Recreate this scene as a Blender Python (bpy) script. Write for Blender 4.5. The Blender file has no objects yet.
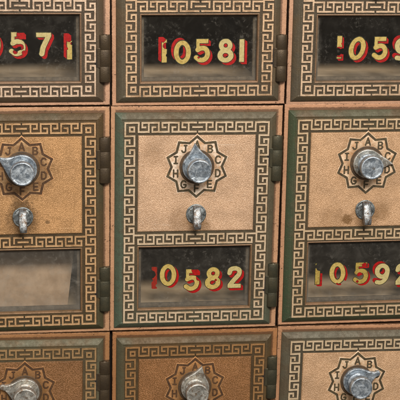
import bpy, bmesh, math, random
from math import sin, cos, pi, radians, sqrt, exp
from mathutils import Vector, Matrix

# ------------------------------------------------------------------ units
# Layout is written in "u" (right), "v" (down), "h" (height out of the wall,
# towards the viewer); one unit is 0.8 mm.
S = 0.0008
scn = bpy.context.scene
col = scn.collection

# ------------------------------------------------------------------ camera
RX = (0.9907741, -0.01634314, -0.1345347)      # camera right   (u, v, into wall)
RY = (-0.01785975, 0.96829886, -0.24915525)    # camera down
RZ = (0.13434177, 0.24925933, 0.95907355)      # camera forward
def wv(t): return Vector((t[0], t[2], -t[1]))
cam = bpy.data.cameras.new('camera'); camo = bpy.data.objects.new('camera', cam); col.objects.link(camo)
m = Matrix.Identity(4)
for i, vec in enumerate((wv(RX), -wv(RY), -wv(RZ))):
    for k in range(3): m[k][i] = vec[k]
loc = wv((-118.8, -273.5, -1332.6)) * S
for k in range(3): m[k][3] = loc[k]
camo.matrix_world = m
cam.sensor_width = 36; cam.lens = 36 * 1402.15 / 400
cam.clip_start = 0.01; cam.clip_end = 100
scn.camera = camo

# ------------------------------------------------------------------ light
w = bpy.data.worlds.new('World'); scn.world = w; w.use_nodes = True
bg = w.node_tree.nodes['Background']; bg.inputs['Strength'].default_value = 0.55
# dim surroundings: paler overhead, dark floor
wt = w.node_tree; tcw = wt.nodes.new('ShaderNodeTexCoord'); sx_ = wt.nodes.new('ShaderNodeSeparateXYZ'); cr_ = wt.nodes.new('ShaderNodeValToRGB')
mr_ = wt.nodes.new('ShaderNodeMapRange'); mr_.inputs[1].default_value = -1; mr_.inputs[2].default_value = 1
wt.links.new(tcw.outputs['Generated'], sx_.inputs[0]); wt.links.new(sx_.outputs[2], mr_.inputs[0]); wt.links.new(mr_.outputs[0], cr_.inputs[0])
cr_.color_ramp.elements[0].position = .30; cr_.color_ramp.elements[0].color = (.15, .13, .11, 1)
cr_.color_ramp.elements[1].position = .72; cr_.color_ramp.elements[1].color = (.95, .97, 1.0, 1)
el_ = cr_.color_ramp.elements.new(.5); el_.color = (.28, .25, .22, 1)
wt.links.new(cr_.outputs[0], bg.inputs['Color'])
def area(name, pos, target, sx, sy, power, color):
    l = bpy.data.lights.new(name, 'AREA'); l.shape = 'RECTANGLE'; l.size = sx; l.size_y = sy
    l.energy = power; l.color = color
    o = bpy.data.objects.new(name, l); col.objects.link(o); o.location = pos
    d = Vector(target) - Vector(pos); o.rotation_euler = d.to_track_quat('-Z', 'Y').to_euler()
    return o
area('ceiling_light', (0.22, -1.35, 0.95), (0.05, 0, -0.1), 0.8, 0.35, 36, (1.0, 0.95, 0.88))
area('side_light', (-0.9, -1.1, 0.55), (0.05, 0, -0.1), 0.4, 0.4, 4.0, (1.0, 0.93, 0.84))
scn.view_settings.view_transform = 'Standard'; scn.view_settings.look = 'None'
scn.view_settings.exposure = 0.0; scn.view_settings.gamma = 1
scn.render.engine = 'CYCLES'

# ------------------------------------------------------------------ node helpers
class NT:
    def __init__(s, name):
        s.m = bpy.data.materials.new(name); s.m.use_nodes = True
        s.t = s.m.node_tree; s.t.nodes.clear()
        s.out = s.t.nodes.new('ShaderNodeOutputMaterial')
        tc = s.t.nodes.new('ShaderNodeTexCoord')
        mp = s.t.nodes.new('ShaderNodeMapping'); mp.inputs['Scale'].default_value = (1/S, 1/S, 1/S)
        s.t.links.new(tc.outputs['Object'], mp.inputs['Vector'])
        s.px = mp.outputs['Vector']
        # every box gets its own patch of dirt
        oi = s.t.nodes.new('ShaderNodeObjectInfo')
        mu = s.n('ShaderNodeMath', operation='MULTIPLY'); mu.inputs[1].default_value = 937.0
        s.l(oi.outputs['Random'], mu.inputs[0])
        ad = s.n('ShaderNodeVectorMath', operation='ADD'); s.l(s.px, ad.inputs[0]); s.l(mu.outputs[0], ad.inputs[1])
        s.rp = ad.outputs[0]
    def n(s, typ, **kw):
        x = s.t.nodes.new(typ)
        for k, v in kw.items(): setattr(x, k, v)
        return x
    def l(s, a, b): s.t.links.new(a, b)
    def noise(s, size, detail=4, rough=.6, vec=None, dist=0.):
        x = s.n('ShaderNodeTexNoise'); x.inputs['Scale'].default_value = 1.0/size
        x.inputs['Detail'].default_value = detail; x.inputs['Roughness'].default_value = rough
        x.inputs['Distortion'].default_value = dist
        s.l(vec or s.rp, x.inputs['Vector']); return x.outputs['Fac']
    def voro(s, size, feature='F1', vec=None):
        x = s.n('ShaderNodeTexVoronoi', feature=feature); x.inputs['Scale'].default_value = 1.0/size
        s.l(vec or s.rp, x.inputs['Vector']); return x.outputs['Distance']
    def ramp(s, fac, a, b, lo=0., hi=1.):
        x = s.n('ShaderNodeMapRange'); x.inputs[1].default_value = a; x.inputs[2].default_value = b
        x.inputs[3].default_value = lo; x.inputs[4].default_value = hi; x.interpolation_type = 'SMOOTHSTEP'
        s.l(fac, x.inputs[0]); return x.outputs[0]
    def mix(s, fac, a, b):
        x = s.n('ShaderNodeMix', data_type='RGBA')
        if isinstance(fac, (int, float)): x.inputs[0].default_value = fac
        else: s.l(fac, x.inputs[0])
        for sock, v in ((x.inputs[6], a), (x.inputs[7], b)):
            if isinstance(v, tuple): sock.default_value = (*v, 1)
            else: s.l(v, sock)
        return x.outputs[2]
    def math(s, op, a, b=None, c=None):
        x = s.n('ShaderNodeMath', operation=op)
        for i, v in enumerate((a, b, c)):
            if v is None: continue
            if isinstance(v, (int, float)): x.inputs[i].default_value = v
            else: s.l(v, x.inputs[i])
        return x.outputs[0]
    def bump(s, h, dist, strength=1., normal=None):
        x = s.n('ShaderNodeBump'); x.inputs['Distance'].default_value = dist*S; x.inputs['Strength'].default_value = strength
        s.l(h, x.inputs['Height'])
        if normal: s.l(normal, x.inputs['Normal'])
        return x.outputs['Normal']
    def pbr(s, colr, rough, metal=0., normal=None, spec=.5):
        b = s.n('ShaderNodeBsdfPrincipled')
        for k, v in (('Base Color', colr), ('Roughness', rough), ('Metallic', metal)):
            if isinstance(v, tuple): b.inputs[k].default_value = (*v, 1)
            elif isinstance(v, (int, float)): b.inputs[k].default_value = v
            else: s.l(v, b.inputs[k])
        b.inputs['Specular IOR Level'].default_value = spec
        if normal: s.l(normal, b.inputs['Normal'])
        return b.outputs[0]
    def done(s, sh): s.l(sh, s.out.inputs['Surface']); return s.m
    def sep(s):
        x = s.n('ShaderNodeSeparateXYZ'); s.l(s.px, x.inputs[0]); return x.outputs

def lin(r, g, b):
    f = lambda c: (c/255/12.92) if c <= 10 else ((c/255+.055)/1.055)**2.4
    return (f(r), f(g), f(b))
def sc(c, k): return tuple(min(1, x*k) for x in c)

# ------------------------------------------------------------------ materials
def mat_patina(name, base, alt, worn, altamt=.5, green=None, where=()):
    """dark patinated cast ground of a door"""
    t = NT(name)
    f = t.ramp(t.noise(42, 5, .65), .5-.22*altamt-.02, .72-.3*altamt)
    c = t.mix(f, base, alt)
    x, y, z = t.sep()
    for (axis, a, b, amt) in where:      # bands of verdigris along an edge of the door
        e = t.math('ADD', x if axis == 'u' else t.math('MULTIPLY', z, -1), t.math('MULTIPLY', t.math('SUBTRACT', t.noise(22, 4, .65), .5), 34))
        c = t.mix(t.ramp(e, a, b, 0, amt), c, green)
    g = t.noise(5, 5, .7)
    c = t.mix(t.ramp(g, .35, .75), c, t.mix(.5, c, sc(base, .45)))
    # the sunken band between the lines keeps old dirt
    ax = t.math('ABSOLUTE', t.math('SUBTRACT', x, 64)); az = t.math('ABSOLUTE', t.math('ADD', z, 95.3))
    inn = t.math('MULTIPLY', t.ramp(ax, 71.6, 72.6, 1, 0), t.ramp(az, 102.6, 103.6, 1, 0))
    c = t.mix(t.math('MULTIPLY', inn, t.ramp(t.noise(11, 5, .7), .3, .65, .35, .85)), c, sc(base, .50))
    wn = t.math('MULTIPLY', t.ramp(t.noise(9, 6, .75), .62, .76), t.ramp(t.noise(1.6, 3, .7), .45, .65))
    c = t.mix(t.math('MULTIPLY', wn, .5), c, worn)
    # streaky scratches
    v = t.voro(2.3)
    c = t.mix(t.ramp(v, .0, .16, .35, 0.), c, worn)
    hgt = t.math('ADD', t.noise(1.6, 4, .7), t.math('MULTIPLY', g, .9))
    n = t.bump(hgt, .5, .6)
    return t.done(t.pbr(c, t.ramp(g, .3, .7, .42, .66), .15, n, .32))

def mat_trim(name, base, dark, edge=.45):
    """worn bright brass of the raised key pattern and rims"""
    t = NT(name)
    f = t.ramp(t.noise(8, 5, .7), .45, .75)
    c = t.mix(f, base, t.mix(edge, base, dark))
    c = t.mix(t.ramp(t.noise(1.3, 4, .7), .56, .74, 0, .55), c, dark)
    c = t.mix(t.ramp(t.noise(17, 5, .75), .46, .70, 0, .72), c, dark)
    n = t.bump(t.noise(1.6, 4, .7), .5, .7)
    return t.done(t.pbr(c, .42, .25, n))

def mat_strip(name, base, dark):
    """lacquered brass flange with chips"""
    t = NT(name)
    x, y, z = t.sep()
    c = t.mix(t.ramp(t.noise(30, 4, .6), .3, .7), base, sc(base, .82))
    c = t.mix(t.ramp(t.noise(2.4, 5, .75), .56, .68, 0, .6), c, sc(base, .45))
    chip = t.math('MULTIPLY', t.ramp(t.noise(2.2, 3, .8), .60, .66), t.ramp(t.noise(15, 2, .5), .50, .60))
    # grime creeping from the flange's outer edge and from the foot of the door
    ax = t.math('ABSOLUTE', t.math('SUBTRACT', x, 64.4)); az = t.math('ABSOLUTE', t.math('ADD', z, 92.6))
    ex = t.math('SUBTRACT', 84.9, ax); ez = t.math('SUBTRACT', 114.9, az)
    e = t.math('MINIMUM', ex, ez)
    wob = t.math('MULTIPLY', t.math('SUBTRACT', t.noise(3.2, 4, .75), .5), 2.6)
    edge = t.ramp(t.math('ADD', e, wob), .35, .9, 1, 0)
    c = t.mix(t.math('MULTIPLY', edge, .75), c, dark)
    c = t.mix(chip, c, dark)
    foot = t.math('MAXIMUM', t.math('SUBTRACT', ax, 80.0), t.math('SUBTRACT', az, 110.9))
    c = t.mix(t.ramp(t.math('ADD', foot, wob), -.6, 1.0, .75, 0), c, dark)
    c = t.mix(t.ramp(t.noise(5.5, 5, .78, dist=1.), .54, .74, 0, .35), c, t.mix(.5, dark, base))
    n = t.bump(t.noise(2.2, 4, .7), .35, .8)
    return t.done(t.pbr(c, .45, .2, n))

def mat_field(name, base, light, dark, net=.5, stain=()):
    """pebbled raised brass panel; stain = list of (u, v, r, amount) grime patches"""
    t = NT(name)
    wob = t.n('ShaderNodeTexNoise'); wob.inputs['Scale'].default_value = .55; t.l(t.rp, wob.inputs['Vector'])
    vm = t.n('ShaderNodeVectorMath', operation='MULTIPLY_ADD')
    t.l(wob.outputs['Color'], vm.inputs[0]); vm.inputs[1].default_value = (1.6,)*3; t.l(t.rp, vm.inputs[2])
    v = t.voro(1.02, vec=vm.outputs[0])
    top = t.ramp(v, .12, .55, 1, 0)
    big = t.noise(24, 4, .6)
    c = t.mix(t.ramp(big, .35, .68), base, sc(base, .80))
    c = t.mix(t.ramp(v, .40, .74, 0, net*.8), c, dark)
    spark = t.math('MULTIPLY', t.ramp(v, .10, .34, 1, 0), t.ramp(t.noise(3.2, 3, .7), .46, .62))
    c = t.mix(t.math('MULTIPLY', spark, .45), c, light)
    x, y, z = t.sep()
    # dirt along the panel's rim
    ax = t.math('ABSOLUTE', t.math('SUBTRACT', x, 64)); az = t.math('ABSOLUTE', t.math('ADD', z, 54.5))
    e = t.math('MINIMUM', t.math('SUBTRACT', 57.9, ax), t.math('SUBTRACT', 48.7, az))
    e = t.math('ADD', e, t.math('MULTIPLY', t.math('SUBTRACT', t.noise(4, 4, .7), .5), 4))
    c = t.mix(t.ramp(e, -1., 2.4, .55, 0), c, dark)
    for (su, sv, r, amt) in stain:
        dx = t.math('SUBTRACT', x, su); dz = t.math('ADD', z, sv)
        d = t.math('SQRT', t.math('ADD', t.math('MULTIPLY', dx, dx), t.math('MULTIPLY', dz, dz)))
        d = t.math('ADD', t.math('DIVIDE', d, r), t.math('MULTIPLY', t.math('SUBTRACT', t.noise(3.5, 5, .75), .5), 1.5))
        c = t.mix(t.ramp(d, .55, 1.2, amt, 0), c, dark)
    c = t.mix(t.ramp(t.noise(1.1, 2, .8), .70, .76, 0, .6), c, dark)
    for rot_, amt_ in ((.5, .5), (-.9, .4)):
        mp2 = t.n('ShaderNodeMapping'); mp2.inputs['Rotation'].default_value = (0, rot_, 0); mp2.inputs['Scale'].default_value = (.018, 1, .9)
        t.l(t.rp, mp2.inputs['Vector'])
        sc_ = t.math('MULTIPLY', t.ramp(t.noise(1.0, 2, .6, vec=mp2.outputs[0]), .70, .74), t.ramp(t.noise(18, 2, .5), .5, .6))
        c = t.mix(t.math('MULTIPLY', sc_, amt_), c, light)
    n = t.bump(top, .32, .7)
    n = t.bump(t.noise(14, 3, .5), 1.2, .5, n)
    return t.done(t.pbr(c, .46, .25, n))

def mat_plate(name, base, light, dark, grime):
    """smooth brass inside the star"""
    t = NT(name)
    x, y, z = t.sep()
    dx = t.math('SUBTRACT', x, 64); dz = t.math('ADD', z, 38.5)
    d = t.math('SQRT', t.math('ADD', t.math('MULTIPLY', dx, dx), t.math('MULTIPLY', dz, dz)))
    c = t.mix(t.ramp(t.noise(6, 5, .7), .3, .7), base, light)
    c = t.mix(t.ramp(t.noise(1.4, 4, .8), .58, .72, 0, .5), c, dark)
    d2 = t.math('ADD', d, t.math('MULTIPLY', t.math('SUBTRACT', t.noise(5, 5, .75), .5), 14))
    c = t.mix(t.ramp(d2, 16+8*grime, 24+14*grime, .5+.35*grime, 0), c, dark)
    n = t.bump(t.noise(2.5, 5, .7), .7, .7)
    return t.done(t.pbr(c, .42, .25, n))

def mat_dark(name, base, alt):
    t = NT(name)
    c = t.mix(t.ramp(t.noise(5, 5, .75), .35, .7), base, alt)
    return t.done(t.pbr(c, .6, .15, t.bump(t.noise(1.6, 4, .7), .4, .6)))

def mat_zinc(name, a, b, stain, amt):
    t = NT(name)
    f = t.noise(5.0, 5, .7, dist=.5)
    c = t.mix(t.ramp(f, .36, .64), a, b)
    pit = t.ramp(t.noise(1.5, 5, .8, dist=.5), .58, .68)
    c = t.mix(t.math('MULTIPLY', pit, .75), c, sc(a, .2))
    c = t.mix(t.ramp(t.noise(4.2, 5, .78), .60-.2*amt, .76-.16*amt, 0, .85), c, stain)
    n = t.bump(t.math('ADD', f, t.math('MULTIPLY', pit, -.35)), .7, .7)
    ro = t.math('ADD', t.ramp(f, .3, .7, .32, .50), t.math('MULTIPLY', pit, .25))
    return t.done(t.pbr(c, ro, .72, n))

def mat_hinge(name, a, b):
    t = NT(name)
    f = t.noise(7, 5, .7)
    c = t.mix(t.ramp(f, .35, .65), a, b)
    c = t.mix(t.ramp(t.noise(1.3, 4, .8), .58, .70, 0, .7), c, sc(a, .35))
    c = t.mix(t.ramp(t.noise(1.2, 4, .85), .66, .74, 0, .8), c, lin(150, 120, 80))
    return t.done(t.pbr(c, t.ramp(f, .3, .7, .28, .46), .55, t.bump(t.noise(1.3, 5, .75), .3, .7)))

def mat_glass(name, floor_glow, haze, seed=0.):
    t = NT(name)
    tr = t.n('ShaderNodeBsdfTransparent'); tr.inputs[0].default_value = (.90, .87, .83, 1)
    gl = t.n('ShaderNodeBsdfGlossy'); gl.inputs['Roughness'].default_value = .12
    fr = t.n('ShaderNodeFresnel'); fr.inputs[0].default_value = 1.45
    m1 = t.n('ShaderNodeMixShader'); t.l(fr.outputs[0], m1.inputs[0]); t.l(tr.outputs[0], m1.inputs[1]); t.l(gl.outputs[0], m1.inputs[2])
    # dust and streaks lying on the pane, thicker at the side edges
    df = t.n('ShaderNodeBsdfDiffuse')
    t.l(t.mix(t.noise(9, 3, .6), lin(150, 144, 134), lin(116, 110, 100)), df.inputs[0])
    x, y, z = t.sep()
    f = t.ramp(t.noise(17, 5, .62, dist=.8), .40, .82, haze*.35, haze)
    f2 = t.math('MULTIPLY', t.ramp(t.noise(4.0, 6, .78, dist=.3), .50, .76, 0, .34), t.ramp(t.noise(26, 3, .6), .42, .60))
    f = t.math('ADD', f, f2)
    f = t.math('ADD', f, t.ramp(t.noise(.9, 2, .8), .74, .80, 0, .5))
    wz = t.math('ADD', z, t.math('MULTIPLY', t.math('SUBTRACT', t.noise(14, 4, .6), .5), 16))
    low = t.ramp(wz, -183, -165, floor_glow, 0)  # lighter towards the bottom: floor light painted into the dust film
    f = t.math('ADD', f, low)
    wx = t.math('ADD', t.math('ABSOLUTE', t.math('SUBTRACT', x, 64)), t.math('MULTIPLY', t.math('SUBTRACT', t.noise(10, 5, .7), .5), 12))
    f = t.math('ADD', f, t.ramp(wx, 50, 57, 0, .14))
    f = t.math('MINIMUM', f, .95)
    m2 = t.n('ShaderNodeMixShader'); t.l(f, m2.inputs[0]); t.l(m1.outputs[0], m2.inputs[1]); t.l(df.outputs[0], m2.inputs[2])
    return t.done(m2.outputs[0])

def mat_paint(name, a, b):
    t = NT(name)
    c = t.mix(t.ramp(t.noise(2.6, 5, .75), .42, .7), a, b)
    c = t.mix(t.ramp(t.noise(.9, 3, .8), .68, .76, 0, .6), c, sc(b, .35))
    return t.done(t.pbr(c, .4, .0, t.bump(t.noise(1.4, 3, .7), .15, .5)))

def mat_plain(name, a, b, size=20, rough=.7):
    t = NT(name)
    c = t.mix(t.ramp(t.noise(size, 4, .6), .3, .7), a, b)
    return t.done(t.pbr(c, rough, 0, t.bump(t.noise(size*.15, 4, .6), .4, .5)))

GOLD = mat_paint('numeral_gold', lin(180, 156, 88), lin(150, 124, 62))
GOLDD = mat_paint('numeral_gold_worn', lin(160, 138, 68), lin(128, 92, 40))
CREAM = mat_paint('numeral_gold_pale', lin(180, 164, 112), lin(158, 140, 90))
RED = mat_paint('numeral_red', lin(158, 12, 9), lin(110, 10, 8))
REDF = mat_paint('numeral_red_faded', lin(140, 34, 20), lin(96, 34, 22))
OUTL = mat_paint('numeral_outline', lin(44, 44, 26), lin(70, 64, 34))
INT = mat_plain('box_steel_lit', lin(236, 214, 182), lin(204, 180, 146), 34)  # floor steel, kept pale to paint in the light reaching the floor
INT_SHADE = mat_plain('box_steel_shade', lin(74, 68, 58), lin(52, 46, 38), 25)  # same steel with the cavity's shade painted into the colour
INT_BACK_SHADE = mat_plain('box_steel_back_shade', lin(112, 100, 84), lin(84, 74, 60), 40)  # same steel again, back wall with milder shade painted in
REVEAL = mat_plain('retainer_metal', lin(126, 114, 96), lin(80, 70, 56), 6)
BLACK = mat_plain('slot_shade', lin(20, 15, 11), lin(34, 25, 18), 6, .9)  # near-black colour standing for the shade inside the hinge slot
WALLM = mat_plain('wall_dark', lin(42, 32, 24), lin(28, 22, 17), 30, .9)

# ------------------------------------------------------------------ geometry helpers
def P3(u, v, h): return (u*S, -h*S, -v*S)
def link(name, me, mats=(), parent=None):
    o = bpy.data.objects.new(name, me)
    if not me.materials:
        for k in mats: me.materials.append(k)
    col.objects.link(o)
    if parent is not None: o.parent = parent
    return o
def setmats(o, mats):
    """materials that belong to this copy only (the mesh stays shared)"""
    for i, k in enumerate(mats):
        o.material_slots[i].link = 'OBJECT'; o.material_slots[i].material = k
def fin(bm, name, smooth=False):
    bmesh.ops.recalc_face_normals(bm, faces=bm.faces)
    me = bpy.data.meshes.new(name); bm.to_mesh(me); bm.free()
    if smooth:
        for p in me.polygons: p.use_smooth = True
    return me

def grid_union(bm, rects, h0, h1, mi=0, bev=0.0, inset_top=None):
    """one closed block whose plan is the union of rects (u0,v0,u1,v1)"""
    us = sorted({round(r[k], 3) for r in rects for k in (0, 2)})
    vs = sorted({round(r[k], 3) for r in rects for k in (1, 3)})
    cell = {}
    for i in range(len(us)-1):
        cu = (us[i]+us[i+1])/2
        for j in range(len(vs)-1):
            cv = (vs[j]+vs[j+1])/2
            for r in rects:
                if r[0] < cu < r[2] and r[1] < cv < r[3]: cell[i, j] = 1; break
    vt, vb = {}, {}
    def top(i, j):
        if (i, j) not in vt: vt[i, j] = bm.verts.new(P3(us[i], vs[j], h1))
        return vt[i, j]
    def bot(i, j):
        if (i, j) not in vb: vb[i, j] = bm.verts.new(P3(us[i], vs[j], h0))
        return vb[i, j]
    fs = []
    for (i, j) in cell:
        f = bm.faces.new((top(i, j), top(i+1, j), top(i+1, j+1), top(i, j+1))); f.material_index = mi; fs.append(f)
        for (di, dj, a, b) in ((-1, 0, (i, j), (i, j+1)), (1, 0, (i+1, j+1), (i+1, j)), (0, -1, (i+1, j), (i, j)), (0, 1, (i, j+1), (i+1, j+1))):
            if (i+di, j+dj) not in cell:
                f = bm.faces.new((top(*a), top(*b), bot(*b), bot(*a))); f.material_index = mi; fs.append(f)
    return fs

def bevel_mesh(bm, offset, segs=2, angle=35):
    bmesh.ops.dissolve_limit(bm, angle_limit=radians(1), verts=bm.verts, edges=bm.edges)
    es = [e for e in bm.edges if len(e.link_faces) == 2 and e.calc_face_angle(0) > radians(angle)]
    bmesh.ops.bevel(bm, geom=es, offset=offset*S, segments=segs, affect='EDGES', profile=.5, clamp_overlap=True)

def ring_profile(bm, prof, rect, mi=0, closed_in=False):
    """sweep a profile [(inset, height)] round a rectangle with mitred corners"""
    u0, v0, u1, v1 = rect
    rings = []
    for (ins, h) in prof:
        rings.append([bm.verts.new(P3(*c, h)) for c in ((u0+ins, v0+ins), (u1-ins, v0+ins), (u1-ins, v1-ins), (u0+ins, v1-ins))])
    for a, b in zip(rings, rings[1:]):
        for k in range(4):
            f = bm.faces.new((a[k], a[(k+1) % 4], b[(k+1) % 4], b[k])); f.material_index = mi
    return rings

def box(bm, u0, v0, h0, u1, v1, h1, mi=0):
    vs = [bm.verts.new(P3(u, v, h)) for h in (h0, h1) for (u, v) in ((u0, v0), (u1, v0), (u1, v1), (u0, v1))]
    for q in ((0, 1, 2, 3), (7, 6, 5, 4), (0, 4, 5, 1), (1, 5, 6, 2), (2, 6, 7, 3), (3, 7, 4, 0)):
        f = bm.faces.new([vs[k] for k in q]); f.material_index = mi
    return vs

def lathe(bm, cu, cv, prof, seg=64, mi=0, jit=0., seed=1):
    rnd = random.Random(seed)
    ph = [rnd.random()*6.28 for _ in range(4)]
    rings = []
    for (r, h) in prof:
        if r < .01: rings.append([bm.verts.new(P3(cu, cv, h))]); continue
        ring = []
        for k in range(seg):
            a = 2*pi*k/seg
            rr = r*(1+jit*(sin(2*a+ph[0])*.5+sin(5*a+ph[1])*.35+sin(9*a+ph[2])*.25))
            ring.append(bm.verts.new(P3(cu+rr*sin(a), cv-rr*cos(a), h)))
        rings.append(ring)
    for a, b in zip(rings, rings[1:]):
        for k in range(seg):
            if len(b) == 1: f = bm.faces.new((a[k], a[(k+1) % seg], b[0]))
            else: f = bm.faces.new((a[k], a[(k+1) % seg], b[(k+1) % seg], b[k]))
            f.material_index = mi; f.smooth = True

def implicit(bm, fn, bbox, cell, h, mi=0):
    """fill the region fn<0 (plan) with flat polygons: marching squares"""
    u0, v0, u1, v1 = bbox
    nx = int((u1-u0)/cell)+1; ny = int((v1-v0)/cell)+1
    val = [[fn(u0+i*cell, v0+j*cell) for i in range(nx+1)] for j in range(ny+1)]
    vt = {}
    def corner(i, j):
        k = (i, j)
        if k not in vt: vt[k] = bm.verts.new(P3(u0+i*cell, v0+j*cell, h))
        return vt[k]
    def edge(i, j, i2, j2):
        if (i2, j2) < (i, j): i, j, i2, j2 = i2, j2, i, j
        k = (i, j, i2, j2)
        if k not in vt:
            a, b = val[j][i], val[j2][i2]; t = a/(a-b)
            vt[k] = bm.verts.new(P3(u0+(i+(i2-i)*t)*cell, v0+(j+(j2-j)*t)*cell, h))
        return vt[k]
    for j in range(ny):
        for i in range(nx):
            cs = ((i, j), (i+1, j), (i+1, j+1), (i, j+1)); ins = [val[b][a] < 0 for a, b in cs]
            if not any(ins): continue
            poly = []
            for k in range(4):
                if ins[k]: poly.append(corner(*cs[k]))
                if ins[k] != ins[(k+1) % 4]: poly.append(edge(*cs[k], *cs[(k+1) % 4]))
            if len(poly) >= 3:
                try: f = bm.faces.new(poly); f.material_index = mi
                except ValueError: pass

def seg_d(x, y, ax, ay, bx, by):
    dx, dy = bx-ax, by-ay; L = dx*dx+dy*dy
    t = 0 if L == 0 else max(0, min(1, ((x-ax)*dx+(y-ay)*dy)/L))
    return math.hypot(x-ax-t*dx, y-ay-t*dy)
def stroke(pts, r):
    def f(x, y): return min(seg_d(x, y, *a, *b) for a, b in zip(pts, pts[1:]))-r
    return f
def smooth_pts(pts, n=2):
    for _ in range(n):
        q = [pts[0]]
        for a, b in zip(pts, pts[1:]):
            q += [(a[0]*.75+b[0]*.25, a[1]*.75+b[1]*.25), (a[0]*.25+b[0]*.75, a[1]*.25+b[1]*.75)]
        q.append(pts[-1]); pts = q
    return pts
def ring_f(cx, cy, a, b, ia, ib):
    def f(x, y):
        o = (math.hypot((x-cx)/a, (y-cy)/b)-1)*min(a, b)
        i = (math.hypot((x-cx)/ia, (y-cy)/ib)-1)*min(ia, ib)
        return max(o, -i)
    return f
def boxf(x0, y0, x1, y1):
    cx, cy, hx, hy = (x0+x1)/2, (y0+y1)/2, (x1-x0)/2, (y1-y0)/2
    return lambda x, y: max(abs(x-cx)-hx, abs(y-cy)-hy)
def union(*fs): return lambda x, y: min(f(x, y) for f in fs)

GLYPH = {  # 16 x 24 painted numerals
 '0': ring_f(8, 12, 8.6, 12, 3.9, 7.6),
 '1': boxf(5.6, 0.3, 10.4, 23.7),
 '8': union(ring_f(8, 6.6, 6.9, 6.8, 2.3, 2.3), ring_f(8, 16.9, 8.2, 7.3, 3.1, 2.6)),
 '9': union(ring_f(8, 8.4, 8.1, 8.6, 3.1, 3.9), stroke(smooth_pts([(13.4, 8), (13.5, 13), (11.4, 18.5), (7, 21.6), (2.6, 20.8)]), 2.3)),
 '5': union(boxf(2.6, .2, 14.3, 4.4), boxf(2.2, .2, 5.4, 11.6), stroke(smooth_pts([(3.6, 11.2), (7, 9.3), (12, 9.8), (14.3, 15.2), (12.2, 20.6), (6.5, 22.4), (2.2, 19.2)]), 2.35)),
 '7': union(boxf(1, .2, 15.6, 4.6), stroke(smooth_pts([(13.4, 3), (10.6, 9), (7.6, 15), (6.4, 21.6)]), 2.5)),
 '2': union(stroke(smooth_pts([(2.9, 7), (3.8, 2.8), (9, 1.6), (13.8, 3.6), (13.4, 9), (8.5, 14), (3.6, 20.5)]), 2.4), boxf(1.2, 19.4, 15.2, 23.8)),
}
def cnoise(x, y, s):
    return (sin(x*.9+s*3.1+1.7*sin(y*.7+s))+sin(y*1.1-s*1.7+1.3*sin(x*1.3+s*2))+.6*sin(2.7*x+s)*sin(2.3*y-s)+.5*sin(4.9*x-y+s)*sin(5.3*y+x*.7))/3.1

def make_numeral(ch, cu, cv, off, parent, seed, chips=(), redchips=(), slant=0., gold=None, red=None, wear=.0, ww=.95, hh=.94, hscale=3.2):
    """gold numeral with black outline over a red drop shadow, painted on the pane; chips flake the gold off"""
    g = GLYPH[ch]
    def base(x, y, e=0.):
        X = (x-cu)/ww+slant*(y-cv)+8; Y = (y-cv)/hh+12
        return g(X, Y)-e+.13*cnoise(x, y, seed)
    def cut(x, y, lst):
        v = -99.
        for (cx, cy, r) in lst:
            v = max(v, r-math.hypot(x-cu-cx, y-cv-cy)+.5*cnoise(x*1.2, y*1.2, seed+5))
        return v
    def fg(x, y):
        v = max(base(x, y), cut(x, y, chips))
        if wear: v = max(v, (wear-.95-cnoise(x*1.1, y*1.1, seed+9))*1.2)
        return v
    def fo(x, y): return max(base(x, y, .65), cut(x, y, [(a, b, r-.3) for a, b, r in chips]) if chips else -99)
    def fr(x, y): 
        v = min(base(x-off[0]*q, y-off[1]*q, .2) for q in (.2, .4, .6, .78))
        return max(v, cut(x, y, redchips) if redchips else -99)
    bm = bmesh.new(); bb = (cu-15, cv-18, cu+15, cv+18); ht = hscale
    implicit(bm, fr, bb, .34, ht+.02, 1)
    if gold is not False:
        implicit(bm, fo, bb, .34, ht+.05, 2)
        implicit(bm, fg, bb, .34, ht+.08, 0)
    o = link('numeral', fin(bm, 'numeral'), (gold or GOLD, red or RED, OUTL), parent)
    return o

LET = {
 'A': [[(-2.4, 3.6), (0, -3.6), (2.4, 3.6)], [(-1.6, 1.4), (1.6, 1.4)]],
 'B': [[(-2, -3.4), (-2, 3.4)], [(-2, -3.4), (1, -3.4), (2, -1.9), (1, -.2), (-2, -.2)], [(1, -.2), (2.3, 1.6), (1.2, 3.4), (-2, 3.4)]],
 'C': [[(2.2, -2.3), (1, -3.5), (-1, -3.4), (-2.3, -1.4), (-2.3, 1.4), (-1, 3.4), (1, 3.5), (2.2, 2.3)]],
 'D': [[(-2, -3.4), (-2, 3.4), (.6, 3.4), (2.2, 1.6), (2.2, -1.6), (.6, -3.4), (-2, -3.4)]],
 'E': [[(2, -3.4), (-1.8, -3.4), (-1.8, 3.4), (2.1, 3.4)], [(-1.8, 0), (1.5, 0)]],
 'F': [[(2, -3.4), (-1.8, -3.4), (-1.8, 3.6)], [(-1.8, 0), (1.4, 0)]],
 'G': [[(2.1, -2.4), (.9, -3.5), (-1, -3.4), (-2.3, -1.4), (-2.3, 1.4), (-1, 3.4), (1, 3.4), (2.3, 2), (2.3, .4), (.4, .4)]],
 'H': [[(-2, -3.5), (-2, 3.5)], [(2, -3.5), (2, 3.5)], [(-2, 0), (2, 0)]],
 'I': [[(0, -3.4), (0, 3.4)], [(-1.6, -3.4), (1.6, -3.4)], [(-1.6, 3.4), (1.6, 3.4)]],
 'J': [[(1.5, -3.5), (1.5, 1.8), (.6, 3.3), (-1, 3.3), (-2.1, 1.8)], [(.3, -3.4), (2.6, -3.4)]],
}
HF = 5.4      # height of the pebbled panel
HG = 4.4      # height of the door's dark ground
SU, SV, SR = 64., 37.5, 32.   # star centre and radius

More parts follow.
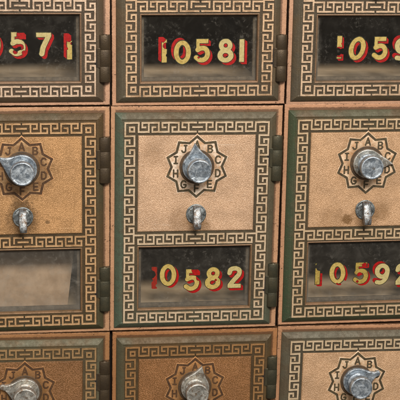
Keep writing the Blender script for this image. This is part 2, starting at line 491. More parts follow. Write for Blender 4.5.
def letter_mesh(ch, cu, cv):
    fs = [stroke(p, .78) for p in LET[ch]]
    f = union(*fs)
    bm = bmesh.new(); implicit(bm, lambda x, y: f(x-cu, y-cv)+.08*cnoise(x*2, y*2, cu), (cu-4, cv-5, cu+4, cv+5), .22, HF+.42)
    r = bmesh.ops.extrude_face_region(bm, geom=bm.faces[:])
    for e in r['geom']:
        if isinstance(e, bmesh.types.BMVert): e.co.y += .3*S
    return fin(bm, 'letter')

def star_pts(R, r):
    out = []
    for k in range(10):
        a = 2*pi*k/10; out.append((SU+R*sin(a), SV-R*cos(a)))
        a += pi/10; out.append((SU+r*sin(a), SV-r*cos(a)))
    return out

# ------------------------------------------------------------------ shared meshes of one box
W, H = 128., 190.65
LW = .86     # half width of a key-pattern line
def mk_fret():
    R = []
    def ln(a, b):
        (x0, y0), (x1, y1) = a, b
        R.append((min(x0, x1)-LW, min(y0, y1)-LW, max(x0, x1)+LW, max(y0, y1)+LW))
    def path(*pts):
        for a, b in zip(pts, pts[1:]): ln(a, b)
    O, I = -6.5, 2.5                  # outer and inner line of the band
    def mir(fn):
        for s in (0, 1):
            fn((lambda u: u) if s == 0 else (lambda u: W-u))
    def side(M):
        n = 18; y0 = 6.6; pitch = (H-2*6.6)/n
        ys = [y0+i*pitch for i in range(n+1)]
        for i, y in enumerate(ys): ln((M(O), y), (M(I), y))
        for i in range(n):
            a, b = ys[i], ys[i+1]
            if i % 2 == 0:
                ln((M(I), a), (M(I), b)); path((M(O), b), (M(O), b-5.9), (M(O+4.3), b-5.9), (M(O+4.3), b-3.0))
            else:
                ln((M(O), a), (M(O), b)); path((M(I), b), (M(I), b-5.9), (M(I-4.3), b-5.9), (M(I-4.3), b-3.0))
    mir(side)
    def corner(M, N, q):     # M maps u, N maps v
        path((M(O), N(6.6)), (M(O), N(O)), (M(6.5), N(O)), (M(6.5), N(I)))
        r = 2.15
        path((M(-r), N(-r)), (M(r), N(-r)), (M(r), N(r)), (M(-r), N(r)), (M(-r), N(-r)))
    def band(M, N):          # top or bottom band, from the corner box to the centre
        vs = [6.5+i*9.76 for i in range(6)]
        for i in range(5):
            a, b = vs[i], vs[i+1]
            far, near = (I, O) if i % 2 == 0 else (O, I)     # closed on 'far', hook starts on 'near'
            ln((M(a), N(far)), (M(b), N(far))); ln((M(b), N(O)), (M(b), N(I)))
            s = 1 if near == O else -1
            path((M(b), N(near)), (M(b-6.2), N(near)), (M(b-6.2), N(near+s*4.6)), (M(b-3.2), N(near+s*4.6)))
        ln((M(vs[5]), N(O)), (M(62.4), N(O))); ln((M(vs[5]), N(I)), (M(62.4), N(I)))
        ln((M(59.6), N((O+I)/2)), (M(64), N((O+I)/2)))
    for Nf in (lambda v: v, lambda v: H-v):
        mir(lambda M: corner(M, Nf, 0)); mir(lambda M: band(M, Nf))
    def mid(M):
        t, b_ = 106.6, 115.6
        vs = [I, 13., 22.5, 32., 41.6, 51.1]
        for i in range(5):
            a, b = vs[i], vs[i+1]
            far, near = (t, b_) if i % 2 == 0 else (b_, t)
            ln((M(a), far), (M(b), far)); 
            ln((M(b), t), (M(b), b_))
            s = 1 if near == t else -1
            path((M(b), near), (M(b-6.0), near), (M(b-6.0), near+s*4.6), (M(b-3.1), near+s*4.6))
        ln((M(51.1), b_), (M(62.2), b_))
        path((M(55.3), 112.0), (M(55.3), t), (M(62.2), t))
        ln((M(59.4), 111.1), (M(64), 111.1))
    mir(mid)
    return R

def door_mesh():
    bm = bmesh.new()
    # the key pattern, raised above the ground
    grid_union(bm, mk_fret(), HG-.6, HG+1.0, 1)
    bevel_mesh(bm, .40, 2, 35)
    for v in bm.verts:      # hand-cut pattern: nothing is quite straight
        u_, v_ = v.co.x/S, v.co.z/S
        v.co.x += .16*S*cnoise(u_*.5, v_*.5, 2); v.co.z += .16*S*cnoise(v_*.5, u_*.5, 7)
    bm.verts.ensure_lookup_table()
    # rolled bevel round the door, then the flat ground
    out = (-16.2, -16.0, 142.8, 204.0)
    rings = ring_profile(bm, [(0, -1), (0, .5), (.3, 1.2), (1.0, 1.9), (2.2, 2.9), (4.0, 4.1), (5.2, 4.75), (5.9, 4.95), (6.5, 4.8), (6.9, 4.5), (7.3, HG)], out, 0)
    g = (out[0]+7.3, out[1]+7.3, out[2]-7.3, out[3]-7.3)
    win = (7.2, 118.9, 120.8, 184.4)
    us = [g[0], win[0], win[2], g[2]]; vs = [g[1], win[1], win[3], g[3]]
    V = [[bm.verts.new(P3(u, v, HG)) for u in us] for v in vs]
    for j in range(3):
        for i in range(3):
            if i == 1 and j == 1: continue
            f = bm.faces.new((V[j][i], V[j][i+1], V[j+1][i+1], V[j+1][i])); f.material_index = 0
    # worn bead and reveal of the window opening
    ring_profile(bm, [(-.9, HG-.2), (-.8, HG+.25), (-.4, HG+.45), (.1, HG+.3), (.5, HG-.2), (.9, 3.0), (1.0, 0.6)], win, 2)
    ring_profile(bm, [(1.0, .6), (1.0, -4.0)], win, 0)
    bmesh.ops.recalc_face_normals(bm, faces=bm.faces)
    # the window hole goes through: back sheet of the door
    b0 = [bm.verts.new(P3(u, v, -1)) for v in (out[1], win[1]+1, win[3]-1, out[3]) for u in (out[0], win[0]+1, win[2]-1, out[2])]
    for j in range(3):
        for i in range(3):
            if i == 1 and j == 1: continue
            k = j*4+i; bm.faces.new((b0[k], b0[k+4], b0[k+5], b0[k+1]))
    return fin_flat(bm, 'door', [0])

def fin_flat(bm, name, _):
    me = bpy.data.meshes.new(name); bm.normal_update(); bm.to_mesh(me); bm.free()
    return me

def panel_mesh():
    bm = bmesh.new()
    prof = [(0, HG-.3), (.15, HG+.35), (.5, HF-.12), (1.0, HF)]
    r = ring_profile(bm, prof, (6.0, 5.9, 122.0, 103.2), 0)[-1]
    bm.faces.new(r)
    return fin(bm, 'embossed_panel')

def plate_mesh():
    bm = bmesh.new()
    a = [bm.verts.new(P3(u, v, HF-.2)) for u, v in star_pts(SR+1.2, 26.9)]
    b = [bm.verts.new(P3(u, v, HF+.14)) for u, v in star_pts(SR+.6, 26.5)]
    for k in range(20): bm.faces.new((a[k], a[(k+1) % 20], b[(k+1) % 20], b[k]))
    bm.faces.new(b)
    return fin(bm, 'dial_face')

def star_mesh():
    bm = bmesh.new()
    L = [(star_pts(SR-.1, 26.2), HF), (star_pts(SR-.35, 26.0), HF+.42), (star_pts(SR-3.1, 23.7), HF+.42), (star_pts(SR-3.35, 23.5), HF)]
    rings = [[bm.verts.new(P3(u+.18*cnoise(u, v, 3), v+.18*cnoise(u, v, 8), h)) for u, v in pts] for pts, h in L]
    for p, q in zip(rings, rings[1:]):
        for k in range(20): bm.faces.new((p[k], p[(k+1) % 20], q[(k+1) % 20], q[k]))
    return fin(bm, 'star_outline')

def frame_mesh():
    bm = bmesh.new()
    o = (-20.35, -22.15, 149.25, 207.45)
    i = (-15.6, -15.4, 142.2, 203.4)
    N = 60
    def loop(rect, h, jit, sd):
        u0, v0, u1, v1 = rect; pts = []
        rnd = random.Random(sd)
        for k in range(N): pts.append((u0+(u1-u0)*k/N, v0))
        for k in range(N): pts.append((u1, v0+(v1-v0)*k/N))
        for k in range(N): pts.append((u1-(u1-u0)*k/N, v1))
        for k in range(N): pts.append((u0, v1-(v1-v0)*k/N))
        out = []
        for n, (u, v) in enumerate(pts):
            j = jit*(rnd.random()-.5)
            cu, cv = (u0+u1)/2, (v0+v1)/2
            out.append(bm.verts.new(P3(u+(j if abs(u-cu) > abs(u1-cu)-1 else 0), v+(j if abs(v-cv) > abs(v1-cv)-1 else 0), h)))
        return out
    def ins(r, d): return (r[0]+d, r[1]+d, r[2]-d, r[3]-d)
    Ls = [loop(o, -8, 0, 1), loop(ins(o, .02), -.7, .25, 2), loop(ins(o, .35), -.12, .3, 3), loop(ins(o, .9), 0, 0, 4), loop(i, 0, 0, 5)]
    for p, q in zip(Ls, Ls[1:]):
        for k in range(4*N):
            f = bm.faces.new((p[k], p[(k+1) % (4*N)], q[(k+1) % (4*N)], q[k]))
    return fin(bm, 'frame')

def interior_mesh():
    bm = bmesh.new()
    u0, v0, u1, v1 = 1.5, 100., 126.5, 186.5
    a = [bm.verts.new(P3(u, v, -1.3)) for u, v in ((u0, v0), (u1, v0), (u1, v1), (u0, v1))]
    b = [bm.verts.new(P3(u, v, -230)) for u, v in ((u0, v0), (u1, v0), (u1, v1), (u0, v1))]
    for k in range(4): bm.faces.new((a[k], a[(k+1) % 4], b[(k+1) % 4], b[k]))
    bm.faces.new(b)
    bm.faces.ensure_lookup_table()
    for k in (0, 1, 3, 4): bm.faces[k].material_index = 2 if k == 4 else 1  # sides, top and back get the steel with painted shade
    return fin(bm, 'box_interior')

def retainer_mesh():
    bm = bmesh.new()
    win = (7.2, 118.9, 120.8, 184.4)
    ring_profile(bm, [(-3, -.9), (-3, -3.4), (3.2, -3.6), (3.8, -4.2), (3.8, -7)], win, 0)
    return fin(bm, 'glass_retainer')

def pane_mesh():
    bm = bmesh.new()
    box(bm, 5.2, 116.9, .2, 122.8, 186.4, .3)
    # a single sheet (front face only) so the dust is counted once
    for f in [f for f in bm.faces if abs(f.calc_center_median().y+.3*S) > .02*S]: bm.faces.remove(f)
    return fin(bm, 'window_pane')

def hinge_meshes():
    """three-knuckle barrel hinge: barrel + leaf + dark slot"""
    L = 45.5; out = {}
    bm = bmesh.new()
    cu, rr, ch = 143.8, 5.35, 3.0
    cuts = [0, 14.2, 30.3, L]
    for q in range(3):
        a, b = cuts[q]+(.03 if q else 0), cuts[q+1]-(.03 if q < 2 else 0)
        e0 = .965 if q else .8; e1 = .965 if q < 2 else .8
        prof = [(e0, a), (.97, a+.15), (1, a+.5), (1, b-.5), (.97, b-.15), (e1, b)]
        n = 28; rings = []
        for (k, v) in prof:
            ring = []
            for i in range(n+1):
                t = pi*i/n
                x = -cos(t); y = sin(t)**.8
                rk = rr*k*(1.0 if q != 1 else 1.04)
                ring.append(bm.verts.new(P3(cu+rk*x+.12*cnoise(v*.6, i, 2), v, -.2+ch+rk*.78*y if y > 0.01 else -.5)))
            rings.append(ring)
        for p, s in zip(rings, rings[1:]):
            for i in range(n):
                f = bm.faces.new((p[i], p[i+1], s[i+1], s[i])); f.smooth = True
        bm.faces.new(rings[0]); bm.faces.new(rings[-1])
    out['barrel'] = fin(bm, 'barrel')
    bm = bmesh.new(); box(bm, 136.6, 12.6, HG-1, 140.5, 31.6, HG+1.0); bevel_mesh(bm, .3, 2)
    out['leaf'] = fin(bm, 'leaf')
    bm = bmesh.new(); box(bm, 134.4, 13.2, HG-.4, 136.3, 30.8, HG+.75)  # raised block coloured black to stand for a shaded hole
    out['slot'] = fin(bm, 'slot')
    bm = bmesh.new(); lathe(bm, cu, 0, [(2.1, 3.2), (2.1, 3.9), (1.4, 4.3), (0, 4.3)], 20)
    # turn the pin so that it caps the barrel's upper end
    for v in bm.verts:
        u, vv, h = v.co.x/S-cu, -v.co.z/S, -v.co.y/S-3.2
        v.co = Vector(P3(cu+u, -h*.9+.3, 4.6+vv))
    out['pin'] = fin(bm, 'pin')
    return out

def pointer_mesh(kind):
    """teardrop pointer ring, pointing up; kind 0 sharp, 1 hooked, 2 blunt ball end"""
    R = 14.6; tip = {0: 24.4, 1: 26.2, 2: 25.8}[kind]
    n = 200
    ANG = []
    for i in range(n):
        t = -1+2*i/n; ANG.append(pi*math.copysign(abs(t)**1.6, t))
    b = math.acos(R/tip)
    def outline(k, h, rise=0.):
        vs = []
        for a in ANG:
            d = abs(a); r = R
            if d < b:
                rt = R/cos(b-d)-R
                q = 1-d/b
                r = R+rt*(.30+.7*q**1.3 if kind == 0 else (.45+.55*q**1.4 if kind == 1 else (.35+.65*q**2)))
            if kind == 2:
                bx = tip-2.6; disc = 2.7**2-(bx*sin(d))**2
                if disc > 0 and cos(d) > 0: r = max(r, bx*cos(d)+sqrt(disc))
            rr = r*k if r < R+.3 else r-R*(1-k)
            sk = (.07*((r-R)/9)**2 if kind == 1 and r > R else 0)
            vs.append(bm.verts.new(P3(SU+rr*sin(a+sk), SV-rr*cos(a+sk), h+rise*max(0, min(1, (r-R)/2.)))))
        return vs
    bm = bmesh.new()
    rings = [outline(1., HF), outline(1., HF+3.), outline(.98, HF+3.7), outline(.94, HF+4.), outline(.88, HF+3.3, .85)]
    for (r, h) in ((12.0, HF+3.0), (11.4, HF+2.5), (6, HF+2.5)):
        rings.append([bm.verts.new(P3(SU+r*sin(a), SV-r*cos(a), h)) for a in ANG])
    for a, b_ in zip(rings, rings[1:]):
        for i in range(n):
            f = bm.faces.new((a[i], a[(i+1) % n], b_[(i+1) % n], b_[i])); f.smooth = True
    bm.faces.new(rings[-1])
    return fin(bm, 'pointer')

def knob_mesh(seed):
    bm = bmesh.new()
    lathe(bm, SU, SV, [(10.2, HF+2.4), (10.2, HF+4.6), (9.6, HF+5.4), (8.2, HF+5.9), (8.0, HF+11.0), (8.3, HF+12.6), (9.4, HF+13.6), (10.9, HF+14.2), (11.5, HF+15.2), (11.6, HF+21.0),
                       (11.4, HF+21.9), (10.9, HF+22.4), (10.2, HF+22.5), (9.5, HF+22.2), (8.8, HF+22.0), (5, HF+22.3), (0, HF+22.5)], 72, 0, .012, seed)
    return fin(bm, 'knob')
def recess_mesh():
    bm = bmesh.new()
    lathe(bm, SU, SV, [(17.4, HF), (17.2, HF+.45), (16.6, HF+.5), (14, HF+.35), (0.0, HF+.35)], 64, 0, .01, 4)
    return fin(bm, 'dial_washer')
LU, LV = 64.2, 85.6
def lockplug_mesh():
    bm = bmesh.new()
    lathe(bm, LU, LV, [(10.2, HF-.2), (10.1, HF+.9), (9.5, HF+1.3), (8.9, HF+1.2), (8.6, HF+.8), (7.9, HF+1.5), (6, HF+2.0), (0, HF+2.2)], 48, 0, .02, 7)
    return fin(bm, 'plug')
def latch_mesh(seed, lean=0.):
    """thumb latch: a fin standing out of the plug and hanging down over its rim"""
    rnd = random.Random(seed)
    bm = bmesh.new()
    # side profile (v, h) of the fin, swept across its width
    prof = [(-9.2, 1.0), (-9.4, 4.0), (-8.0, 6.4), (-5, 8.0), (0, 9.6), (5, 11.4), (9, 12.6), (11.6, 12.4), (12.6, 11.0), (12.6, 8.2), (11, 6.4), (8.6, 4.2), (7.6, 1.0)]
    def wid(v): return 3.5+.6*min(1, max(0, (v+9)/14)) if v < 4 else 4.1-.11*(v-4)
    rows = []
    for s in (-1, -.82, .82, 1):
        k = 0 if abs(s) > .9 else .45
        rows.append([bm.verts.new(P3(LU+lean*v*.1+s*wid(v)+.15*cnoise(v, s*3, seed), LV+v*(1+.02*k), HF+1+h+(k if h > 1 else 0))) for v, h in prof])
    for a, b in zip(rows, rows[1:]):
        for i in range(len(prof)-1):
            f = bm.faces.new((a[i], a[i+1], b[i+1], b[i])); f.smooth = True
    bm.faces.new(rows[0]); bm.faces.new(rows[-1])
    me = fin(bm, 'thumb_latch')
    for p in me.polygons: p.use_smooth = p.use_smooth
    return me

ME = dict(door=door_mesh(), panel=panel_mesh(), plate=plate_mesh(), star=star_mesh(), frame=frame_mesh(), interior=interior_mesh(),
          retainer=retainer_mesh(), pane=pane_mesh(), recess=recess_mesh(), plug=lockplug_mesh(),
          pointer=[pointer_mesh(k) for k in range(3)], knob=[knob_mesh(k) for k in (3, 8)], latch=[latch_mesh(k, l) for k, l in ((1, 0.), (2, .3), (5, .15))])
ME['hinge'] = hinge_meshes()
# slots so that every copy can carry its own finish
LETPOS = []
for k, chx in enumerate('ABCDEFGHIJ'):
    a = 2*pi*k/10
    rad = 21.9
    LETPOS.append((chx, SU+rad*sin(a), SV-rad*cos(a)-.2))
ME['letters'] = [(c, letter_mesh(c, u, v)) for c, u, v in LETPOS]
for key, n in (('door', 3), ('panel', 1), ('plate', 1), ('star', 1), ('frame', 1), ('interior', 3), ('retainer', 1), ('pane', 1), ('recess', 1), ('plug', 1)):
    for k in range(n): ME[key].materials.append(INT)
for l in (ME['pointer'], ME['knob'], ME['latch'], [m_ for _, m_ in ME['letters']], list(ME['hinge'].values())):
    for m_ in l: m_.materials.append(INT)

# ------------------------------------------------------------------ the finishes of the nine boxes
olive, brown = lin(84, 84, 64), lin(84, 68, 44)
FIN = {
 # (col,row): ground, alt ground, fret, fret dark, strip, strip dark, field, light, dark, net, plate grime
 (0, 0): dict(g=lin(92, 76, 58), ga=lin(86, 76, 62), f=lin(212, 184, 150), fd=lin(130, 100, 72), s=lin(208, 160, 122)),
 (1, 0): dict(g=lin(92, 76, 56), ga=lin(86, 78, 62), f=lin(204, 170, 128), fd=lin(130, 98, 66), s=lin(205, 154, 114)),
 (2, 0): dict(g=lin(88, 74, 54), ga=lin(82, 74, 60), f=lin(206, 176, 138), fd=lin(130, 100, 70), s=lin(205, 156, 118)),
 (0, 1): dict(g=lin(88, 70, 46), ga=lin(78, 70, 50), f=lin(212, 170, 118), fd=lin(140, 102, 62), s=lin(204, 154, 110), p=lin(200, 152, 102), pl=lin(224, 182, 134), gr=.6, pp=lin(190, 134, 84)),
 (1, 1): dict(g=lin(92, 76, 54), ga=lin(92, 84, 66), f=lin(222, 196, 156), fd=lin(160, 130, 94), s=lin(208, 156, 112), p=lin(212, 174, 140), pl=lin(242, 222, 200), gr=.1, pp=lin(198, 154, 112)),
 (2, 1): dict(g=lin(90, 74, 52), ga=lin(84, 80, 60), f=lin(216, 186, 142), fd=lin(150, 120, 84), s=lin(206, 152, 110), p=lin(206, 165, 126), pl=lin(238, 210, 178), gr=.15, pp=lin(192, 146, 104)),
 (0, 2): dict(g=lin(98, 80, 54), ga=lin(92, 88, 68), f=lin(176, 140, 92), fd=lin(120, 92, 56), s=lin(176, 124, 76), p=lin(146, 102, 64), pl=lin(172, 126, 84), gr=.35, pp=lin(168, 118, 68)),
 (1, 2): dict(g=lin(92, 72, 46), ga=lin(84, 70, 48), f=lin(170, 126, 76), fd=lin(118, 86, 50), s=lin(184, 126, 76), p=lin(154, 106, 64), pl=lin(184, 136, 90), gr=.35, pp=lin(176, 122, 70)),
 (2, 2): dict(g=lin(90, 78, 60), ga=lin(92, 86, 70), f=lin(222, 196, 154), fd=lin(160, 130, 92), s=lin(202, 148, 104), p=lin(206, 166, 128), pl=lin(238, 212, 180), gr=.1, pp=lin(198, 154, 112)),
}
OFF = {(0, 0): (.25, -.45, 0.), (1, 0): (.29, .21, -.0040), (2, 0): (1.0, .8, -.0004), (0, 1): (0, 0, .0002), (1, 1): (-.85, .13, .00375),
       (2, 1): (-.24, -.9, -.0004), (0, 2): (-1.1, -.66, .0107), (1, 2): (.64, .69, .0053), (2, 2): (-1.07, .35, .0101)}
PX, PY = 170.75, 230.38
G = 0   # pointer angles, clockwise from up
PTR = {(0, 0): (20, 0), (1, 0): (140, 0), (2, 0): (250, 0), (0, 1): (-66, 1), (1, 1): (-6, 0), (2, 1): (85, 1), (0, 2): (-74, 2), (1, 2): (16, 0), (2, 2): (68, 2)}
LABEL = {
 (0, 0): 'brass post office box at top left whose flaking window number ends in 571',
 (1, 0): 'brass post office box with gold and red numerals 10581, centre of the top row',
 (2, 0): 'brass post office box at top right whose window number begins 1059',
 (0, 1): 'post office box with grimy brown dial and blank unnumbered window, left of the middle row',
 (1, 1): 'green-edged brass post office box numbered 10582 in the very middle',
 (2, 1): 'green-edged brass post office box numbered 10592, right of the middle row',
 (0, 2): 'dull brown post office box at bottom left, pointer tip turned left',
 (1, 2): 'dull orange-brown post office box between two boxes in the bottom row, pointer turned up',
 (2, 2): 'bright pale brass post office box at bottom right with pointer between B and C',
}
DARKS = mat_dark('inlay_dark', lin(60, 48, 30), lin(88, 76, 50))
DARKR = mat_dark('inlay_brown', lin(66, 42, 22), lin(92, 64, 36))
WASH = mat_dark('washer_dark', lin(64, 50, 34), lin(92, 66, 40))
ZA = mat_zinc('zinc', lin(128, 138, 148), lin(192, 200, 206), lin(90, 76, 54), .3)
ZB = mat_zinc('zinc_brown', lin(160, 158, 150), lin(208, 204, 194), lin(120, 88, 54), .6)
ZD = mat_zinc('zinc_dark', lin(100, 104, 104), lin(160, 166, 166), lin(70, 56, 38), .5)
ZL = mat_zinc('zinc_latch', lin(112, 114, 114), lin(160, 164, 166), lin(92, 70, 48), .75)
HING = [mat_hinge('hinge_brown', lin(86, 72, 54), lin(68, 56, 42)), mat_hinge('hinge_green', lin(84, 78, 60), lin(64, 62, 48))]

def hinge(parent, v0, mt):
    h = bpy.data.objects.new('hinge', None); col.objects.link(h); h.parent = parent
    h.location = P3(0, v0, 0)
    for nm in ('barrel', 'leaf', 'pin'):
        o = link({'barrel': 'barrel', 'leaf': 'leaf', 'pin': 'pin'}[nm], ME['hinge'][nm], (), h); setmats(o, [mt])
    o = link('slot', ME['hinge']['slot'], (), h); setmats(o, [BLACK])
    return h

BOX = {}
for (c, r), F in FIN.items():
    k = 'c%dr%d' % (c, r)
    dx, dy, rt = OFF[c, r]
    # the box turns about its own centre
    root = bpy.data.objects.new('post_office_box', None); col.objects.link(root)
    ang = -rt   # the layout's v axis runs down
    cu, cv = 64., H/2
    rx = cu-(cu*cos(ang)+cv*sin(ang)); rv = cv-(-cu*sin(ang)+cv*cos(ang))
    root.rotation_euler = (0, -ang, 0)
    root.location = P3((c-1)*PX+dx+rx, (r-1)*PY+dy+rv, 0)
    root['label'] = LABEL[c, r]; root['category'] = 'mailbox'; root['group'] = 'brass post office boxes set in a wall grid'
    BOX[c, r] = root
    p, pl = F.get('p', lin(206, 160, 112)), F.get('pl', lin(232, 198, 156)); pp = F.get('pp', p); gr = F.get('gr', .2)
    pd = lin(92, 66, 36) if r == 2 and c < 2 or (c, r) == (0, 1) else lin(128, 94, 58)
    altamt = {(1, 1): .85, (2, 1): .7, (0, 1): .2, (2, 0): .4}.get((c, r), .45)
    mg = mat_patina('patina_'+k, F['g'], F['ga'], sc(F['f'], .8), altamt, lin(76, 90, 74) if c == 1 else lin(56, 72, 50),
                    {(1, 1): (('u', 0, -12, .85), ('v', 150, 205, .7)), (2, 1): (('u', -3, -13, .8), ('v', 150, 200, .6)), (1, 2): (('u', 4, -14, .4),), (0, 1): (('v', 170, 205, .5),)}.get((c, r), ()))
    ff = F['f']; mf = mat_trim('worn_brass_'+k, tuple(a*q*(.92 if r == 0 else .80) for a, q in zip(ff, (1, 1, 1.1))), F['fd'])
    bead = mat_trim('bead_brass_'+k, tuple((a*.62+b*.38)*.8 for a, b in zip(F['g'], F['s'])), F['g'])
    ss = F['s']; ms = mat_strip('flange_'+k, (ss[0]*.84, ss[1]*.86, ss[2]*.96), lin(62, 42, 26))
    stain = []
    if (c, r) == (0, 1): stain = [(64, 38, 33, .55), (62, 74, 9, .8), (64, 86, 16, .7), (60, 95, 20, .35), (88, 91, 2.4, .7)]
    if (c, r) == (1, 1): stain = [(64, 93, 12, .55), (50, 92, 15, .35), (72, 100, 9, .45), (20, 24, 12, .3), (64, 38, 30, .25)]
    if (c, r) == (2, 1): stain = [(64, 92, 14, .6), (46, 95, 6, 1.), (80, 88, 11, .55), (62, 38, 34, .3), (30, 96, 16, .35)]
    mp = mat_field('pebbled_brass_'+k, p, pl, pd, .75 if (r == 2 and c < 2) else .42, stain)
    mpl = mat_plate('dial_brass_'+k, pp, pl, pd, gr)
    fr = link('frame', ME['frame'], (), root); setmats(fr, [ms])
    dr = link('door', ME['door'], (), root); setmats(dr, [mg, mf, bead])
    it = link('box_interior', ME['interior'], (), root); setmats(it, [INT, INT_SHADE, INT_BACK_SHADE])
    pn = link('embossed_panel', ME['panel'], (), root); setmats(pn, [mp])
    dp = link('dial_face', ME['plate'], (), root); setmats(dp, [mpl])
    dk = DARKR if (r == 2 and c < 2) or (c, r) == (0, 1) else DARKS
    so = link('star_outline', ME['star'], (), dp); setmats(so, [dk])
    ws = link('washer', ME['recess'], (), dp); setmats(ws, [WASH])
    for chx, me in ME['letters']:
        o = link('letter', me, (), dp); setmats(o, [dk])
    z = {(0, 2): ZB, (1, 2): ZB, (0, 1): ZA, (1, 1): ZA, (2, 1): ZA}.get((c, r), ZA)
    ang_, kd = PTR[c, r]
    po = link('dial_pointer', ME['pointer'][kd], (), root); setmats(po, [ZB if (c, r) in ((0, 2), (1, 2), (2, 1)) else ZA])
    a = radians(ang_)
    po.rotation_euler = (0, a, 0)
    # rotate about the dial's own centre
    px_, pz_ = SU*S, -SV*S
    po.location = (px_-(cos(a)*px_+sin(a)*pz_), 0, pz_-(-sin(a)*px_+cos(a)*pz_))
    kn = link('dial_knob', ME['knob'][(c+r) % 2], (), root); setmats(kn, [z])
    lk = link('lock_plug', ME['plug'], (), root); setmats(lk, [ZD])
    lt = link('thumb_latch', ME['latch'][(c+2*r) % 3], (), lk); setmats(lt, [ZL])
    for v0 in (7.4, 138.8):
        hinge(root, v0, HING[1] if r >= 1 and c >= 1 or v0 > 100 and r == 1 else HING[0])
    rt_ = link('glass_retainer', ME['retainer'], (), root); setmats(rt_, [REVEAL])
    mgl = mat_glass('pane_'+k, .16, {(0, 0): .13, (1, 0): .09, (2, 0): .09, (0, 1): .42, (1, 1): .18, (2, 1): .2}.get((c, r), .2))
    pan = link('window_pane', ME['pane'], (), root); setmats(pan, [mgl])
    F['pane'] = pan

# ------------------------------------------------------------------ painted numbers
HS = .32
def nums(cr, lst):
    pan = FIN[cr]['pane']
    for i, a in enumerate(lst):
        ch, cu, cv, off = a[:4]; kw = a[4] if len(a) > 4 else {}
        make_numeral(ch, cu, cv+.7, off, pan, cr[0]*7+cr[1]*3+i*1.7+1, hscale=HS, **kw)
nums((0, 0), [
 ('1', 16.0, 147.5, (-3, -3)),
 ('0', 37.4, 147.6, (3, 2.6)),
 ('5', 61.2, 147.2, (2.8, 3.2), dict(gold=CREAM, chips=[(4.5, -9, 5.2), (3, 3, 3.2), (-2, 7.5, 2.3), (7, 9, 3)])),
 ('7', 85.8, 147.6, (3.2, 3.0), dict(gold=CREAM)),
 ('1', 110.5, 151.0, (-3.9, -3.4), dict(chips=[(-.5, -9.5, 3.9), (2.5, -4, 1.6), (-2.6, 1, 1.3)]))])
nums((1, 0), [
 ('1', 30.2, 153.6, (-4.2, -3), dict(chips=[(1.8, -5.0, 3.2), (-1, -11, 2.6), (3.0, 4, 1.5)])),
 ('0', 47.7, 155.0, (-3.4, -3.2)),
 ('5', 66.8, 153.4, (3, 3.2), dict(gold=GOLD, chips=[(-3, 6.5, 1.3)])),
 ('8', 89.8, 153.7, (3.4, 3.2), dict(gold=CREAM)),
 ('1', 105.6, 153.7, (3.6, 2.8), dict(gold=CREAM))])
nums((2, 0), [
 ('1', 31.0, 150.0, (2.4, 2.6), dict(chips=[(0, 4.8, 5.2), (3, -3, 1.3)], redchips=[(-1, 4.6, 3.6), (3.5, 4, 3)])),
 ('0', 48.8, 151.2, (3.2, 3.0), dict(slant=.16)),
 ('5', 71.6, 151.1, (2.8, 3.2)),
 ('9', 94.4, 152.4, (-3.2, -3.2), dict(gold=CREAM)),
 ])
nums((1, 1), [
 ('1', 23.6, 151.2, (1, 1), dict(gold=False, red=REDF, redchips=[(-3, -3, 4.6), (-4, 3, 3), (4, 9, 2)])),
 ('0', 37.8, 149.0, (3.3, 2.2)),
 ('5', 61.6, 154.6, (3, 3), dict(gold=GOLD, chips=[(4.5, -9.6, 4.6), (7.5, -2, 3.2), (-1.5, 2.4, 1.4)])),
 ('8', 83.3, 153.4, (3.2, 3.0), dict(gold=GOLD, slant=.03, chips=[(3, 2, 1.2)])),
 ('2', 105.0, 152.9, (3.0, 3.2), dict(gold=CREAM))])
nums((2, 1), [
 ('1', 19.2, 152.8, (3.2, 2.6), dict(gold=GOLDD, chips=[(2.8, -8, 5), (-3.4, -7, 1.8)], redchips=[(4.2, -8, 7.5)])),
 ('0', 39.8, 152.4, (3.0, 2.0), dict(gold=GOLD, slant=-.03, chips=[(0, 11.8, 1.6)], redchips=[(7, 11, 3)])),
 ('5', 64.2, 153.0, (2.8, 2.2), dict(gold=GOLDD, chips=[(3.5, -8.4, 2.6), (-1, 1.4, 2.4), (-3, 9, 1.4)])),
 ('9', 86.8, 155.0, (-3.2, -3.0), dict(gold=CREAM)),
 ('2', 107.8, 155.4, (3.2, 3.2), dict(gold=CREAM, chips=[(0, 0, 1.4)]))])

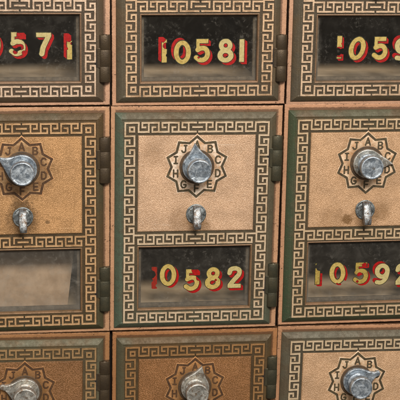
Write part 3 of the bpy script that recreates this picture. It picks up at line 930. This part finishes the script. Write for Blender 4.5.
# ------------------------------------------------------------------ letters of mail inside
def envelope(cr, u0, v0, u1, v1, h, leanv, tilt, mt, label):
    bm = bmesh.new()
    n = 10
    top = [bm.verts.new(P3(u0+(u1-u0)*i/n+tilt*10, v0+tilt*(i-n/2), h-leanv+1.2*sin(i*.9))) for i in range(n+1)]
    bot = [bm.verts.new(P3(u0+(u1-7-u0)*i/n, v1, h+1.0*sin(i*.7+1))) for i in range(n+1)]
    for i in range(n): bm.faces.new((top[i], top[i+1], bot[i+1], bot[i]))
    r = bmesh.ops.extrude_face_region(bm, geom=bm.faces[:])
    for e in r['geom']:
        if isinstance(e, bmesh.types.BMVert): e.co.y += .9*S
    bmesh.ops.recalc_face_normals(bm, faces=bm.faces)
    me = bpy.data.meshes.new('envelope'); bm.to_mesh(me); bm.free(); me.materials.append(mt)
    o = bpy.data.objects.new('envelope', me); col.objects.link(o)
    b = BOX[cr]; o.location = b.location; o.rotation_euler = b.rotation_euler
    o['label'] = label; o['category'] = 'envelope'
    return o
PAPER = mat_plain('paper_dull', lin(214, 188, 160), lin(180, 154, 126), 14, .8)
envelope((0, 1), 10, 112, 114, 188, -14, 46, .55, PAPER, 'pale blurred envelope leaning behind the dusty window without numbers')

# ------------------------------------------------------------------ the wall behind
bm = bmesh.new()
box(bm, -60+(-1)*PX+20, -PY-60, -12, -20.9-PX-.0, 2*PY+60, -2)
me = None; bm.free()
bm = bmesh.new()
u0, u1 = -PX-20.6, PX+149.6; v0, v1 = -PY-22.6, PY+208.2
ring_profile(bm, [(-900, -6), (-.6, -6), (-.6, -240)], (u0, v0, u1, v1), 0)
a = [bm.verts.new(P3(u, v, -236)) for u, v in ((u0-2, v0-2), (u1+2, v0-2), (u1+2, v1+2), (u0-2, v1+2))]
bm.faces.new(a)
# dark webs of the carcass that close the seams between neighbouring boxes
for k in (0, 1):
    uu = (k-1)*PX+150.0; box(bm, uu-2.5, v0+1, -60, uu+2.5, v1-1, -9)
    vv = (k-1)*PY+207.9; box(bm, u0+1, vv-2.5, -60, u1-1, vv+2.5, -9.4)
wall = link('wall', fin(bm, 'wall'), (WALLM,)); wall['kind'] = 'structure'
